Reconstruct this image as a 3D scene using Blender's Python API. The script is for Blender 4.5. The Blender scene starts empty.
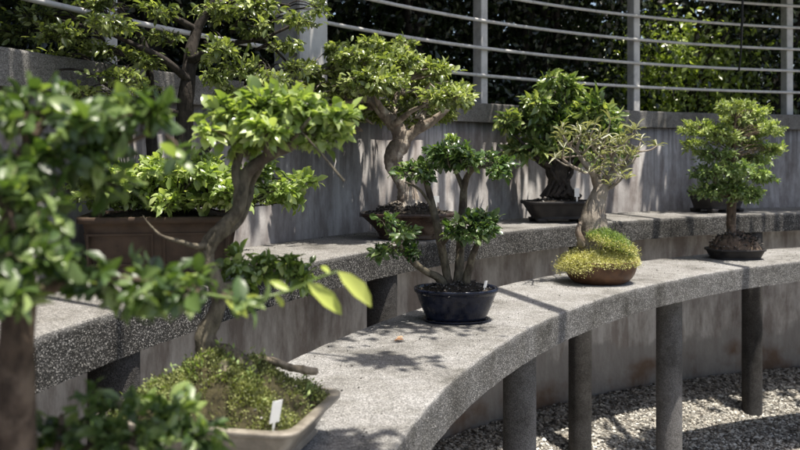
import bpy, math, random
import numpy as np
from mathutils import Vector
R = math.radians
F = 851.36; HZ = 156.0; EYE = 1.6
CX, CY = 4.573, 0.659
scn = bpy.context.scene
col = scn.collection
rnd = random.Random(7)
rg = np.random.default_rng(11)

def P(u, v, y):
    """measured photo point at distance y -> metres"""
    return np.array([(u-400)/F*y, y, EYE-(v-HZ)*y/F])
def pol(r, a, z=0.0):
    return np.array([CX+r*math.cos(R(a)), CY+r*math.sin(R(a)), z])
def ang_at(u, r):
    k = (u-400)/F; a = 1+k*k; b = -2*(k*CX+CY); c = CX*CX+CY*CY-r*r
    y = (-b+math.sqrt(b*b-4*a*c))/(2*a)
    return math.degrees(math.atan2(y-CY, k*y-CX))

# ------------------------------------------------------------------ materials
def new_mat(name):
    m = bpy.data.materials.new(name); m.use_nodes = True
    nt = m.node_tree; nt.nodes.clear()
    out = nt.nodes.new('ShaderNodeOutputMaterial')
    return m, nt, out
def nd(nt, t, **kw):
    n = nt.nodes.new(t)
    for k, v in kw.items():
        if k in n.inputs.keys() if isinstance(k, str) else False: n.inputs[k].default_value = v
        else: setattr(n, k, v)
    return n
def ramp(nt, fac, stops):
    r = nt.nodes.new('ShaderNodeValToRGB'); e = r.color_ramp.elements
    while len(e) < len(stops): e.new(0.5)
    for i, (p, c) in enumerate(stops):
        e[i].position = p
        e[i].color = (c, c, c, 1) if isinstance(c, (int, float)) else (*c, 1)
    nt.links.new(fac, r.inputs[0]); return r.outputs[0]
def mix(nt, a, b, f, mode='MIX'):
    m = nt.nodes.new('ShaderNodeMix'); m.data_type = 'RGBA'; m.blend_type = mode
    for s, v in ((0, f), (6, a), (7, b)):
        if hasattr(v, 'links') or hasattr(v, 'is_linked'): nt.links.new(v, m.inputs[s])
        else: m.inputs[s].default_value = v if s == 0 else (*v, 1)
    return m.outputs[2]
def coords(nt, scale=(1, 1, 1)):
    g = nt.nodes.new('ShaderNodeNewGeometry'); mp = nt.nodes.new('ShaderNodeMapping')
    mp.inputs['Scale'].default_value = scale
    nt.links.new(g.outputs['Position'], mp.inputs[0]); return mp.outputs[0]
def noise(nt, vec, scale, detail=4, rough=.55):
    n = nt.nodes.new('ShaderNodeTexNoise'); n.inputs['Scale'].default_value = scale
    n.inputs['Detail'].default_value = detail; n.inputs['Roughness'].default_value = rough
    nt.links.new(vec, n.inputs['Vector']); return n.outputs[0]
def voro(nt, vec, scale):
    n = nt.nodes.new('ShaderNodeTexVoronoi'); n.inputs['Scale'].default_value = scale
    nt.links.new(vec, n.inputs['Vector']); return n.outputs[0], n.outputs[1]
def bump(nt, h, strength, dist, prev=None):
    b = nt.nodes.new('ShaderNodeBump'); b.inputs['Strength'].default_value = strength
    b.inputs['Distance'].default_value = dist; nt.links.new(h, b.inputs['Height'])
    if prev is not None: nt.links.new(prev, b.inputs['Normal'])
    return b.outputs[0]
def princ(nt, out, colr, rough=.6, normal=None, spec=.4, coat=0, metal=0):
    p = nt.nodes.new('ShaderNodeBsdfPrincipled')
    if hasattr(colr, 'links') or hasattr(colr, 'is_linked'): nt.links.new(colr, p.inputs['Base Color'])
    else: p.inputs['Base Color'].default_value = (*colr, 1)
    if hasattr(rough, 'is_linked'): nt.links.new(rough, p.inputs['Roughness'])
    else: p.inputs['Roughness'].default_value = rough
    p.inputs['Specular IOR Level'].default_value = spec
    p.inputs['Coat Weight'].default_value = coat; p.inputs['Metallic'].default_value = metal
    if normal is not None: nt.links.new(normal, p.inputs['Normal'])
    if out is not None: nt.links.new(p.outputs[0], out.inputs[0])
    return p

def m_aggregate(name, lo, hi, tint=(1, .98, .95), edge_tone=None):
    m, nt, out = new_mat(name); c = coords(nt)
    d, cc = voro(nt, c, 330); sep = nt.nodes.new('ShaderNodeSeparateColor'); nt.links.new(cc, sep.inputs[0])
    stone = ramp(nt, sep.outputs[0], [(0, lo*.35), (.3, lo), (.62, (lo+hi)/2), (.86, hi), (1, min(.8, hi*1.3))])
    d2, cc2 = voro(nt, c, 600); sep2 = nt.nodes.new('ShaderNodeSeparateColor'); nt.links.new(cc2, sep2.inputs[0])
    fine = ramp(nt, sep2.outputs[1], [(0, lo*.5), (.5, (lo+hi)/2), (1, hi*1.1)])
    base = mix(nt, stone, fine, .45)
    st = ramp(nt, noise(nt, c, 3.2, 6, .62), [(.34, (.42, .41, .385)), (.47, (.80, .79, .77)), (.62, (1, 1, 1))])
    base = mix(nt, base, st, .9, 'MULTIPLY')
    st2 = ramp(nt, noise(nt, c, 17, 5, .7), [(.36, (.55, .54, .50)), (.52, (1, 1, 1))])
    base = mix(nt, base, st2, .55, 'MULTIPLY'); base = mix(nt, base, tint, 1.0, 'MULTIPLY')
    if edge_tone:      # darker tone on the slab's edge, below its top arris
        zt, amt = edge_tone
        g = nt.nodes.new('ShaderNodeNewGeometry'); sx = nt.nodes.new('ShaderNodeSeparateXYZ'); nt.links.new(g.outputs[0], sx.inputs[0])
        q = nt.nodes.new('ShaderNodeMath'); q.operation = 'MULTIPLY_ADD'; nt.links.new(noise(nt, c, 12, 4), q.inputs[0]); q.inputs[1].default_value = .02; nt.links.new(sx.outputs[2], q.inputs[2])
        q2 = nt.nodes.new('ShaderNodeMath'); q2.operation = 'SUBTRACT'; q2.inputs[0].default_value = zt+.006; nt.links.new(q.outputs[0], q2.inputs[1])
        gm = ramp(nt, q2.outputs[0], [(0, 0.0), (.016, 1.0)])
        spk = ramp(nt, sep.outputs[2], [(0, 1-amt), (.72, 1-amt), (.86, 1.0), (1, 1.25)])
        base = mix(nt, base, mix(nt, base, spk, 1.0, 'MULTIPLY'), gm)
    b = bump(nt, d, .8, .003); b = bump(nt, noise(nt, c, 60, 4), .5, .004, b); b = bump(nt, noise(nt, c, 9, 3), .35, .012, b)
    princ(nt, out, base, .85, b, .25); return m

def m_wall():
    m, nt, out = new_mat('weathered concrete')
    cs = coords(nt, (3.2, 3.2, .42)); c = coords(nt)
    s1 = noise(nt, cs, 1.6, 7, .68); s2 = noise(nt, coords(nt, (15, 15, .9)), 1.5, 6, .75)
    a = ramp(nt, s1, [(.28, (.24, .23, .224)), (.44, (.32, .308, .30)), (.58, (.37, .358, .35)), (.75, (.42, .41, .40))])
    b_ = ramp(nt, s2, [(.30, (.45, .42, .40)), (.50, (1, 1, 1))])
    base = mix(nt, a, b_, .35, 'MULTIPLY')
    bl = ramp(nt, noise(nt, c, 2.3, 5, .6), [(.36, (.60, .58, .58)), (.56, (1.0, 1.0, 1.0))]); base = mix(nt, base, bl, .8, 'MULTIPLY')
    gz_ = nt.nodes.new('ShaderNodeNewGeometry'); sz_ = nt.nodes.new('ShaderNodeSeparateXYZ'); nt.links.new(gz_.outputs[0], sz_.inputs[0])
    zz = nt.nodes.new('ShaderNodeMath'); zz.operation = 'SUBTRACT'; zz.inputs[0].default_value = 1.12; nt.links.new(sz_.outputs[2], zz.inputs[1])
    base = mix(nt, base, mix(nt, base, (1.95, 1.94, 1.92), 1.0, 'MULTIPLY'), ramp(nt, zz.outputs[0], [(0, 0.0), (.03, 1.0)]))   # paler under the ledge: bounced light put into the colour
    s3 = noise(nt, coords(nt, (5, 5, 1.5)), 1.7, 7, .72)
    base = mix(nt, base, ramp(nt, s3, [(.40, (1, 1, 1)), (.60, (.42, .37, .35))]), .85, 'MULTIPLY')
    dn = noise(nt, coords(nt, (30, 30, .35)), 1.0, 3, .5)
    zt = nt.nodes.new('ShaderNodeMath'); zt.operation = 'SUBTRACT'; zt.inputs[0].default_value = 1.80; nt.links.new(sz_.outputs[2], zt.inputs[1])
    fall = ramp(nt, zt.outputs[0], [(0, 1.0), (.12, .75), (.5, 0.0)])
    dm = nt.nodes.new('ShaderNodeMath'); dm.operation = 'MULTIPLY'; nt.links.new(ramp(nt, dn, [(.50, 0.0), (.58, .7)]), dm.inputs[0]); nt.links.new(fall, dm.inputs[1])
    base = mix(nt, base, (.10, .092, .085), dm.outputs[0])
    # rust coloured tide marks near the foot and pale lime band
    g = nt.nodes.new('ShaderNodeNewGeometry'); sx = nt.nodes.new('ShaderNodeSeparateXYZ'); nt.links.new(g.outputs[0], sx.inputs[0])
    add = nt.nodes.new('ShaderNodeMath'); add.operation = 'MULTIPLY_ADD'; nt.links.new(noise(nt, c, 4.5, 5, .6), add.inputs[0])
    add.inputs[1].default_value = -.55; nt.links.new(sx.outputs[2], add.inputs[2])
    lime = ramp(nt, add.outputs[0], [(0, 1.0), (.02, 1.0), (.08, 0.0)])
    base = mix(nt, base, (.34, .32, .31), nt_mul(nt, lime, .75))
    rust = ramp(nt, add.outputs[0], [(0, 0.0), (.001, 0.0), (.01, 0.0)])
    a2 = nt.nodes.new('ShaderNodeMath'); a2.operation = 'MULTIPLY_ADD'; nt.links.new(noise(nt, c, 3.1, 3, .5), a2.inputs[0])
    a2.inputs[1].default_value = -.26; nt.links.new(sx.outputs[2], a2.inputs[2])
    r2 = ramp(nt, a2.outputs[0], [(0, 1.0), (.07, 0.0)])
    r3 = ramp(nt, noise(nt, c, 2.7, 4, .6), [(.46, 0.0), (.62, .75)]); rm = nt.nodes.new('ShaderNodeMath'); rm.operation = 'MULTIPLY'; nt.links.new(r2, rm.inputs[0]); nt.links.new(r3, rm.inputs[1])
    base = mix(nt, base, (.17, .09, .045), rm.outputs[0])
    n = bump(nt, noise(nt, c, 45, 6), .45, .005); n = bump(nt, s1, .2, .01, n); pv, pc = voro(nt, c, 38); n = bump(nt, ramp(nt, pv, [(.04, 0.0), (.10, 1.0)]), .5, .004, n)
    princ(nt, out, base, .8, n, .3); return m
def nt_mul(nt, s, k):
    q = nt.nodes.new('ShaderNodeMath'); q.operation = 'MULTIPLY'; nt.links.new(s, q.inputs[0]); q.inputs[1].default_value = k
    return q.outputs[0]

def m_bark(name, dark, light, scale=40, rough=.8, patch=None):
    m, nt, out = new_mat(name); c = coords(nt, (1, 1, .45))
    n1 = noise(nt, c, scale, 6, .65); n2 = noise(nt, coords(nt), scale*.3, 4, .6)
    base = ramp(nt, n1, [(.32, dark), (.66, light)])
    if patch: base = mix(nt, base, patch, ramp(nt, n2, [(.5, 0.0), (.62, .85)]))
    b = bump(nt, n1, 1.0, .007); b = bump(nt, noise(nt, coords(nt, (1, 1, .25)), scale*.35, 5, .7), .8, .012, b); princ(nt, out, base, rough, b, .3); return m

def m_leaf(name, dark, mid, light, rough=.38, trans=.4, tcol=None):
    m, nt, out = new_mat(name)
    at = nt.nodes.new('ShaderNodeAttribute'); at.attribute_name = 'tint'
    base = ramp(nt, at.outputs['Fac'], [(0, dark), (.5, mid), (1, light)])
    gm = nt.nodes.new('ShaderNodeHueSaturation'); gm.inputs['Saturation'].default_value = .9
    nt.links.new(base, gm.inputs['Color']); base = gm.outputs[0]
    p = princ(nt, None, base, rough, None, .7)
    t = nt.nodes.new('ShaderNodeBsdfTranslucent')
    tc = mix(nt, base, tcol or (1.9, 2.0, .7), 1.0, 'MULTIPLY'); nt.links.new(tc, t.inputs[0])
    ms = nt.nodes.new('ShaderNodeMixShader'); ms.inputs[0].default_value = trans*.75
    nt.links.new(p.outputs[0], ms.inputs[1]); nt.links.new(t.outputs[0], ms.inputs[2]); nt.links.new(ms.outputs[0], out.inputs[0])
    return m
def m_tint(name, stops, rough=.9):
    m, nt, out = new_mat(name); at = nt.nodes.new('ShaderNodeAttribute'); at.attribute_name = 'tint'
    base = ramp(nt, at.outputs['Fac'], stops)
    n1 = noise(nt, coords(nt), 120, 3); base = mix(nt, base, ramp(nt, n1, [(.3, .6), (.6, 1.0)]), .8, 'MULTIPLY')
    princ(nt, out, base, rough, bump(nt, n1, .5, .003), .25); return m
def m_glaze(name, c1, c2, rough=.3, coat=.3, dirt=.5, scale=22):
    m, nt, out = new_mat(name); c = coords(nt); n1 = noise(nt, c, scale, 5, .6)
    base = ramp(nt, n1, [(.35, c1), (.65, c2)])
    rr = ramp(nt, noise(nt, c, scale*2, 4), [(.4, rough), (.65, min(1, rough+dirt*.5))])
    princ(nt, out, base, rr, bump(nt, noise(nt, c, 90, 3), .15, .002), .28, coat*.5); return m

def m_ground():
    m, nt, out = new_mat('gravel bed'); c = coords(nt)
    d, cc = voro(nt, c, 55); sep = nt.nodes.new('ShaderNodeSeparateColor'); nt.links.new(cc, sep.inputs[0])
    base = ramp(nt, sep.outputs[0], [(0, (.05, .045, .04)), (.5, (.2, .19, .17)), (1, (.45, .43, .39))])
    base = mix(nt, base, ramp(nt, noise(nt, c, 2.5, 5), [(.35, .45), (.6, 1.0)]), .8, 'MULTIPLY')
    princ(nt, out, base, .9, bump(nt, d, 1, .015), .25); return m
def m_metal_paint():
    m, nt, out = new_mat('grey painted steel'); c = coords(nt)
    n1 = noise(nt, c, 14, 5, .65); base = ramp(nt, n1, [(.3, (.38, .37, .36)), (.5, (.54, .53, .515)), (.75, (.60, .59, .575))])
    base = mix(nt, base, (.14, .10, .08), ramp(nt, noise(nt, coords(nt, (1, 1, .4)), 30, 6, .7), [(.60, 0.0), (.7, .6)]))
    princ(nt, out, base, .5, bump(nt, n1, .2, .002), .45); return m

M = dict(
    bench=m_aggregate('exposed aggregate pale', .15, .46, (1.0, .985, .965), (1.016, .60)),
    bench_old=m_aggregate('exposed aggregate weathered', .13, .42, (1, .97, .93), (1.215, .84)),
    leg=m_aggregate('rendered column', .13, .26, (1, .97, .96)),
    pillar=m_aggregate('dark column', .045, .11, (1, .95, .93)),
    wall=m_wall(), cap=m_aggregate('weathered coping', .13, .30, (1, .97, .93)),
    ground=m_ground(), steel=m_metal_paint(),
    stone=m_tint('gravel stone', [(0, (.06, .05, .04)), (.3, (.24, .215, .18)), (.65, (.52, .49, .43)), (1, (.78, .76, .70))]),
    dstone=m_tint('dark grit', [(0, (.015, .014, .013)), (.6, (.06, .055, .05)), (.9, (.17, .155, .14)), (1, (.4, .39, .37))]),
    moss_soil=m_bark('mossy soil', (.02, .018, .01), (.075, .065, .03), 120, .95),
    soil=m_bark('dark soil', (.012, .010, .008), (.05, .04, .03), 90, .95),
    bark=m_bark('tan bark', (.045, .040, .028), (.20, .175, .125), 60, .8, (.06, .045, .035)),
    bark_pale=m_bark('pale bark', (.10, .075, .06), (.30, .25, .20), 45, .7, (.55, .5, .42)),
    bark_dark=m_bark('dark bark', (.012, .010, .009), (.06, .05, .042), 55, .85),
    bark_brown=m_bark('brown bark', (.04, .028, .02), (.14, .10, .072), 70, .85, (.20, .15, .11)),
    caud=m_bark('caudex bark', (.13, .11, .085), (.33, .29, .24), 30, .6, (.15, .11, .08)),
    leaf_fg=m_leaf('soft broad leaf', (.02, .045, .012), (.075, .135, .03), (.28, .37, .11), .38, .42),
    leaf_y=m_leaf('young lime leaf', (.25, .34, .04), (.38, .46, .06), (.5, .55, .1), .4, .5),
    leaf_a=m_leaf('light green leaf', (.06, .10, .022), (.20, .29, .06), (.46, .54, .20), .28, .40),
    leaf_b=m_leaf('olive small leaf', (.035, .055, .014), (.15, .20, .05), (.44, .50, .18), .26, .35),
    leaf_c=m_leaf('mid green small leaf', (.022, .05, .015), (.08, .15, .04), (.26, .35, .12), .30, .35),
    leaf_d=m_leaf('glossy ficus leaf', (.022, .05, .014), (.12, .19, .045), (.42, .48, .16), .24, .32),
    leaf_e=m_leaf('narrow strap leaf', (.10, .11, .06), (.24, .25, .15), (.45, .44, .30), .4, .3),
    leaf_f=m_leaf('feathery green leaf', (.06, .10, .025), (.23, .30, .08), (.48, .54, .20), .5, .4),
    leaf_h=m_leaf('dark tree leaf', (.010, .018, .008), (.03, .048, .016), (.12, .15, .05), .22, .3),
    leaf_hl=m_leaf('sunlit tree leaf', (.08, .12, .02), (.22, .30, .05), (.45, .52, .14), .35, .45),  # brighter copy of the dark tree leaf; sunlight is put into its colour
    moss=m_leaf('green moss', (.05, .06, .012), (.20, .23, .05), (.48, .50, .17), .7, .25),
    moss_y=m_leaf('yellow moss', (.22, .20, .06), (.50, .48, .16), (.72, .70, .34), .6, .3),
    moss_g=m_leaf('bright green moss', (.07, .12, .02), (.17, .26, .05), (.34, .42, .12), .6, .35),
    blue=m_glaze('deep blue glaze', (.004, .006, .016), (.010, .015, .034), .22, .5),
    brown=m_glaze('dark brown clay', (.022, .013, .010), (.05, .03, .022), .4, .15),
    brown4=m_glaze('chestnut glaze', (.022, .013, .010), (.055, .034, .025), .25, .5),
    black=m_glaze('black clay', (.012, .011, .012), (.03, .027, .026), .45, .1),
    terra=m_glaze('reddish brown glaze', (.06, .028, .015), (.13, .065, .032), .35, .3),
    brick=m_glaze('red brown clay', (.045, .030, .021), (.088, .060, .042), .6, 0),
    beige=m_glaze('taupe glaze', (.17, .15, .125), (.30, .27, .225), .3, .4, .5, 30),
    white=m_glaze('white plastic', (.72, .72, .70), (.8, .8, .78), .5, 0),
    beam=m_glaze('grey beam', (.2, .2, .2), (.28, .28, .28), .6, 0),
    cable=m_glaze('black rubber', (.01, .01, .01), (.02, .02, .02), .6, 0),
    orange=m_leaf('dry orange leaf', (.35, .12, .03), (.50, .22, .08), (.6, .35, .18), .6, .3),
    wood=m_bark('driftwood', (.10, .08, .055), (.34, .29, .22), 50, .85),
)

# ------------------------------------------------------------------ mesh helpers
class MB:
    def __init__(s): s.v = []; s.f = []; s.t = []; s.n = 0; s.mi = []
    def add(s, verts, faces, tint=None, mi=0):
        verts = np.asarray(verts, float).reshape(-1, 3)
        s.v.append(verts)
        s.f += [tuple(i+s.n for i in f) for f in faces]; s.mi += [mi]*len(faces)
        s.t.append(np.full(len(verts), .5) if tint is None else np.broadcast_to(np.asarray(tint, float), (len(verts),)))
        s.n += len(verts)
    def build(s, name, mats, parent=None, smooth=True):
        org = np.zeros(3)
        if parent is not None: org = np.array(parent.get('_o'))
        V = np.concatenate(s.v) - org
        me = bpy.data.meshes.new(name); me.from_pydata(V.tolist(), [], s.f)
        if not isinstance(mats, (list, tuple)): mats = [mats]
        for m in mats: me.materials.append(m)
        me.polygons.foreach_set('use_smooth', [smooth]*len(me.polygons))
        if len(mats) > 1: me.polygons.foreach_set('material_index', s.mi)
        a = me.attributes.new('tint', 'FLOAT', 'POINT'); a.data.foreach_set('value', np.concatenate(s.t).astype(np.float32))
        me.update()
        o = bpy.data.objects.new(name, me); col.objects.link(o)
        if parent is not None: o.parent = parent; o['_o'] = list(org)
        return o
def thing(name, label, cat, loc, group=None):
    o = bpy.data.objects.new(name, None); col.objects.link(o); o.location = loc; o['_o'] = [float(x) for x in loc]
    o['label'] = label; o['category'] = cat; o.empty_display_size = .1
    if group: o['group'] = group
    return o
def sub(o, par):   # make o a sub-part of par
    return o
def tag(o, label, cat, group=None):
    o['label'] = label; o['category'] = cat
    if group: o['group'] = group
    return o
def kind(o, k): o['kind'] = k; return o

def smoothpath(pts, step=6):
    pts = np.asarray(pts, float); n = len(pts); out = []
    for i in range(n-1):
        p0 = pts[max(i-1, 0)]; p1 = pts[i]; p2 = pts[i+1]; p3 = pts[min(i+2, n-1)]
        for k in range(step):
            t = k/step
            out.append(.5*((2*p1)+(-p0+p2)*t+(2*p0-5*p1+4*p2-p3)*t*t+(-p0+3*p1-3*p2+p3)*t**3))
    out.append(pts[-1]); return np.array(out)
def tube(mb, pts, sides=10, gnarl=0.0, step=5, tint=.5, seed=0, raw=False):
    """pts: rows x,y,z,radius"""
    q = np.asarray(pts, float) if raw else smoothpath(pts, step)
    p = q[:, :3]; r = np.maximum(q[:, 3], .0003)
    rs = np.random.default_rng(seed+int(abs(p[0]@np.array([131, 57, 17]))*100))
    T = np.gradient(p, axis=0); T /= np.linalg.norm(T, axis=1)[:, None]+1e-9
    a = np.array([1, 0, 0]) if abs(T[0][0]) < .8 else np.array([0, 1, 0])
    N = np.cross(T[0], a); N /= np.linalg.norm(N); V = []
    ph = rs.uniform(0, 6.28, 4)
    for i in range(len(p)):
        N = N-T[i]*(N@T[i]); N /= np.linalg.norm(N)+1e-9; B = np.cross(T[i], N)
        for k in range(sides):
            th = 2*math.pi*k/sides
            g = 1+gnarl*(.5*math.sin(3*th+ph[0]+i*.25)+.4*math.sin(2*th+ph[1]-i*.4)+.5*math.sin(i*.9+ph[2])*math.cos(th+ph[3])+rs.normal()*.35)
            V.append(p[i]+(N*math.cos(th)+B*math.sin(th))*r[i]*g)
    n = len(p); Fc = []
    for i in range(n-1):
        for k in range(sides):
            k2 = (k+1) % sides; Fc.append((i*sides+k, i*sides+k2, (i+1)*sides+k2, (i+1)*sides+k))
    V.append(p[-1]+T[-1]*r[-1]*.6); e = len(V)-1
    for k in range(sides): Fc.append(((n-1)*sides+k, (n-1)*sides+(k+1) % sides, e))
    V.append(p[0]); e = len(V)-1
    for k in range(sides): Fc.append((e, (k+1) % sides, k))
    mb.add(V, Fc, tint)
def unit(a): return a/(np.linalg.norm(a, axis=-1, keepdims=True)+1e-9)

LEAF_T = {
 'diamond': (np.array([[0, 0, 0], [.45, .5, .10], [1, 0, -.12], [.45, -.5, .10], [.5, 0, 0]]), [(0, 4, 1), (1, 4, 2), (0, 3, 4), (3, 2, 4)]),
 'oval': (np.array([[0, 0, 0], [.22, .36, .06], [.55, .5, .09], [.82, .28, .02], [1.0, 0, -.12], [.82, -.28, .02], [.55, -.5, .09], [.22, -.36, .06], [.3, 0, 0], [.68, 0, 0]]),
          [(0, 8, 1), (1, 8, 9, 2), (2, 9, 3), (3, 9, 4), (0, 7, 8), (7, 6, 9, 8), (6, 5, 9), (5, 4, 9)]),
}
def leaves(mb, pos, d, nrm, size, width=.5, kind_='oval', tint=None):
    T, Fc = LEAF_T[kind_]; n = len(pos); k = len(T)
    d = unit(d); nrm = nrm-d*np.sum(d*nrm, 1)[:, None]; nrm = unit(nrm); s = np.cross(nrm, d)
    size = np.broadcast_to(size, (n,)); width = np.broadcast_to(width, (n,))
    curl = rg.uniform(-.25, .35, n)
    X = T[None, :, 0]*size[:, None]; Y = T[None, :, 1]*(size*width)[:, None]
    Z = (T[None, :, 2]-curl[:, None]*T[None, :, 0]**2*.8)*size[:, None]
    V = pos[:, None, :]+X[..., None]*d[:, None, :]+Y[..., None]*s[:, None, :]+Z[..., None]*nrm[:, None, :]
    V = V.reshape(-1, 3)
    base = (np.arange(n)*k)+mb.n
    fs = []
    for f in Fc:
        arr = np.stack([base+i for i in f], 1); fs += list(map(tuple, arr.tolist()))
    if tint is None: tint = np.clip(rg.normal(.45, .22, n), 0, 1)
    mb.v.append(V); mb.f += fs; mb.mi += [0]*len(fs); mb.t.append(np.repeat(tint, k)); mb.n += len(V)

def crown(lm, tm, pads, size, width=.5, per=7, kind_='oval', up=.6, bias=.5, twig=.0012, tmean=.45, spread=.9, clump=.5, ntip=None, stems=True, drop=0.0):
    """pads: (centre xyz, (rx,ry,rz), twig count, attach xyz). twigs in clumps, leaves around each"""
    for c, rad, nt_, att in pads:
        c = np.array(c); rad = np.array(rad); att = np.array(att)
        nt_ = int(nt_*1.1); nc = max(4, nt_//6)
        cc = unit(rg.normal(size=(nc, 3)))*(rg.uniform(.25, 1, nc)**.45)[:, None]*(1-clump*.6)
        cc[:, 2] = np.where(cc[:, 2] < -.45, -.45+.2*(cc[:, 2]+.45), cc[:, 2])
        ctint = rg.normal(0, .10, nc)
        pid = rg.integers(0, nc, nt_)
        off = unit(rg.normal(size=(nt_, 3)))*rg.uniform(.2, 1, nt_)[:, None]*clump
        tp = c+(cc[pid]+off)*rad
        hubs = c+cc*rad*.72
        if stems:
            for h in hubs:
                mid = (att+h)/2+rg.normal(size=3)*np.linalg.norm(h-att)*.10+np.array([0, 0, .1*np.linalg.norm(h-att)])
                tube(tm, [[*att, twig*2.6], [*mid, twig*1.9], [*h, twig*1.3]], 5, 0, 3)
        h = hubs[pid]; vec = tp-h; L = np.linalg.norm(vec, axis=1)[:, None]
        if stems:
            for i in range(nt_):
                tube(tm, [[*h[i], twig], [*(h[i]+vec[i]*.5+rg.normal(size=3)*L[i]*.08), twig*.8], [*tp[i], twig*.5]], 3, 0, 1, raw=True)
        out = unit((tp-c)/rad)
        n = nt_*per
        idx = np.repeat(np.arange(nt_), per)
        t = rg.uniform(.35, 1.05, n)[:, None]
        pos = h[idx]+vec[idx]*t+rg.normal(size=(n, 3))*size*.25
        d = unit(vec[idx])*.5+out[idx]*.5+rg.normal(size=(n, 3))*spread*.7+np.array([0, 0, bias*.3-drop])
        nr = np.array([0, 0, up])+out[idx]*.45+rg.normal(size=(n, 3))*.42
        hgt = ((pos-c)/rad)[:, 2]
        tint = np.clip(tmean+ctint[pid][idx]*1.3+rg.normal(0, .20, n)+.10*t[:, 0]-.05, 0, 1)
        tint = np.where(rg.uniform(size=n) < .03, 1.0, tint)
        leaves(lm, pos, d, nr, size*np.clip(rg.lognormal(-.08, .32, n), .4, 1.6), width*rg.uniform(.85, 1.15, n), kind_, tint)

def loft(mb, secs, n=48, expo=2.0, yaw=0, cen=(0, 0, 0), mi=0):
    """secs: list of (z, half_x, half_y); superellipse exponent"""
    V = []; cy_, sy_ = math.cos(yaw), math.sin(yaw)
    for s in secs:
        z, hx, hy = s[:3]; ex = s[3] if len(s) > 3 else expo
        for k in range(n):
            th = 2*math.pi*(k+.5)/n; c, s_ = math.cos(th), math.sin(th)
            x = hx*math.copysign(abs(c)**(2/ex), c); y = hy*math.copysign(abs(s_)**(2/ex), s_)
            V.append((cen[0]+x*cy_-y*sy_, cen[1]+x*sy_+y*cy_, cen[2]+z))
    Fc = []
    for i in range(len(secs)-1):
        for k in range(n):
            k2 = (k+1) % n; Fc.append((i*n+k, i*n+k2, (i+1)*n+k2, (i+1)*n+k))
    Fc.append(tuple(reversed(range(n)))); Fc.append(tuple((len(secs)-1)*n+k for k in range(n)))
    mb.add(V, Fc, mi=mi)
POTS = {}; SOILS = {}
def pot_part(root, name, mat, hx, hy, h, base_k, expo, yaw, c, lip=.012, lipr=.008, soil=.02, n=64, flare=0.0, foot=None, belly=0.0):
    mb = MB(); fz = foot[0] if foot else 0
    secs = [(fz, hx*base_k*.96, hy*base_k*.96), (fz+.003, hx*base_k, hy*base_k)]
    for i in range(1, 8):
        t = i/8; k = base_k+(1-base_k)*(t**(1+flare)); k += belly*math.sin(math.pi*t)
        secs.append((fz+(h-lip-fz)*t, hx*k-lipr, hy*k-lipr))
    secs += [(h-lip, hx-lipr, hy-lipr), (h-lip+.001, hx-.001, hy-.001), (h-.002, hx, hy), (h, hx-.002, hy-.002), (h, hx-lipr*1.6, hy-lipr*1.6), (h-.003, hx-lipr*1.9, hy-lipr*1.9), (h-soil-.004, hx-lipr*2, hy-lipr*2)]
    loft(mb, secs, n, expo, yaw, c)
    o = mb.build(name, mat, root)
    POTS[root.name] = o
    if foot:
        fh, fx, fy, px, py = foot
        for sx in (-1, 1):
            for sy in (-1, 1):
                f = MB(); x = sx*px; y = sy*py; cy_, s_ = math.cos(yaw), math.sin(yaw)
                loft(f, [(0, fx*.8, fy*.8), (.004, fx*.85, fy*.85), (fh*.7, fx*.95, fy*.95), (fh+.006, fx*1.05, fy*1.05)], 16, 5, yaw, (c[0]+x*cy_-y*s_, c[1]+x*s_+y*cy_, c[2]))
                f.build('pot_foot', mat, o)
    return o
def soil_part(root, name, mat, hx, hy, z, dome, expo, yaw, c, n=40, rings=14, rough=.004, power=1.6):
    mb = MB(); V = [(0, 0, dome)]; cy_, sy_ = math.cos(yaw), math.sin(yaw); Fc = []
    hf = []
    ph = rg.uniform(0, 6, 6)
    for j in range(1, rings+1):
        q = j/rings
        for k in range(n):
            th = 2*math.pi*k/n; cc, ss = math.cos(th), math.sin(th)
            x = hx*q*math.copysign(abs(cc)**(2/expo), cc); y = hy*q*math.copysign(abs(ss)**(2/expo), ss)
            zz = dome*(1-q**power)*(1+.25*math.sin(x*40+ph[0])*math.cos(y*45+ph[1]))+rg.normal()*rough*(1 if j < rings else 0)
            V.append((x, y, zz))
    W = [(c[0]+x*cy_-y*sy_, c[1]+x*sy_+y*cy_, z+zz) for x, y, zz in V]
    for k in range(n): Fc.append((0, 1+k, 1+(k+1) % n))
    for j in range(rings-1):
        for k in range(n):
            k2 = (k+1) % n; Fc.append((1+j*n+k, 1+(j+1)*n+k, 1+(j+1)*n+k2, 1+j*n+k2))
    mb.add(W, Fc); o = mb.build(name, mat, root); SOILS[root.name] = o
    return o, np.array(W)
OCT = np.array([[1, 0, 0], [-1, 0, 0], [0, 1, 0], [0, -1, 0], [0, 0, 1], [0, 0, -1], [.6, .6, .5], [-.6, -.55, .5], [.6, -.6, .45], [-.6, .6, .5]])
OF = [(0, 6, 8), (6, 4, 8), (0, 2, 6), (2, 9, 6), (6, 9, 4), (9, 1, 7), (9, 7, 4), (2, 1, 9), (7, 3, 8), (7, 8, 4), (1, 3, 7), (3, 0, 8), (2, 0, 5), (1, 2, 5), (3, 1, 5), (0, 3, 5)]
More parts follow.
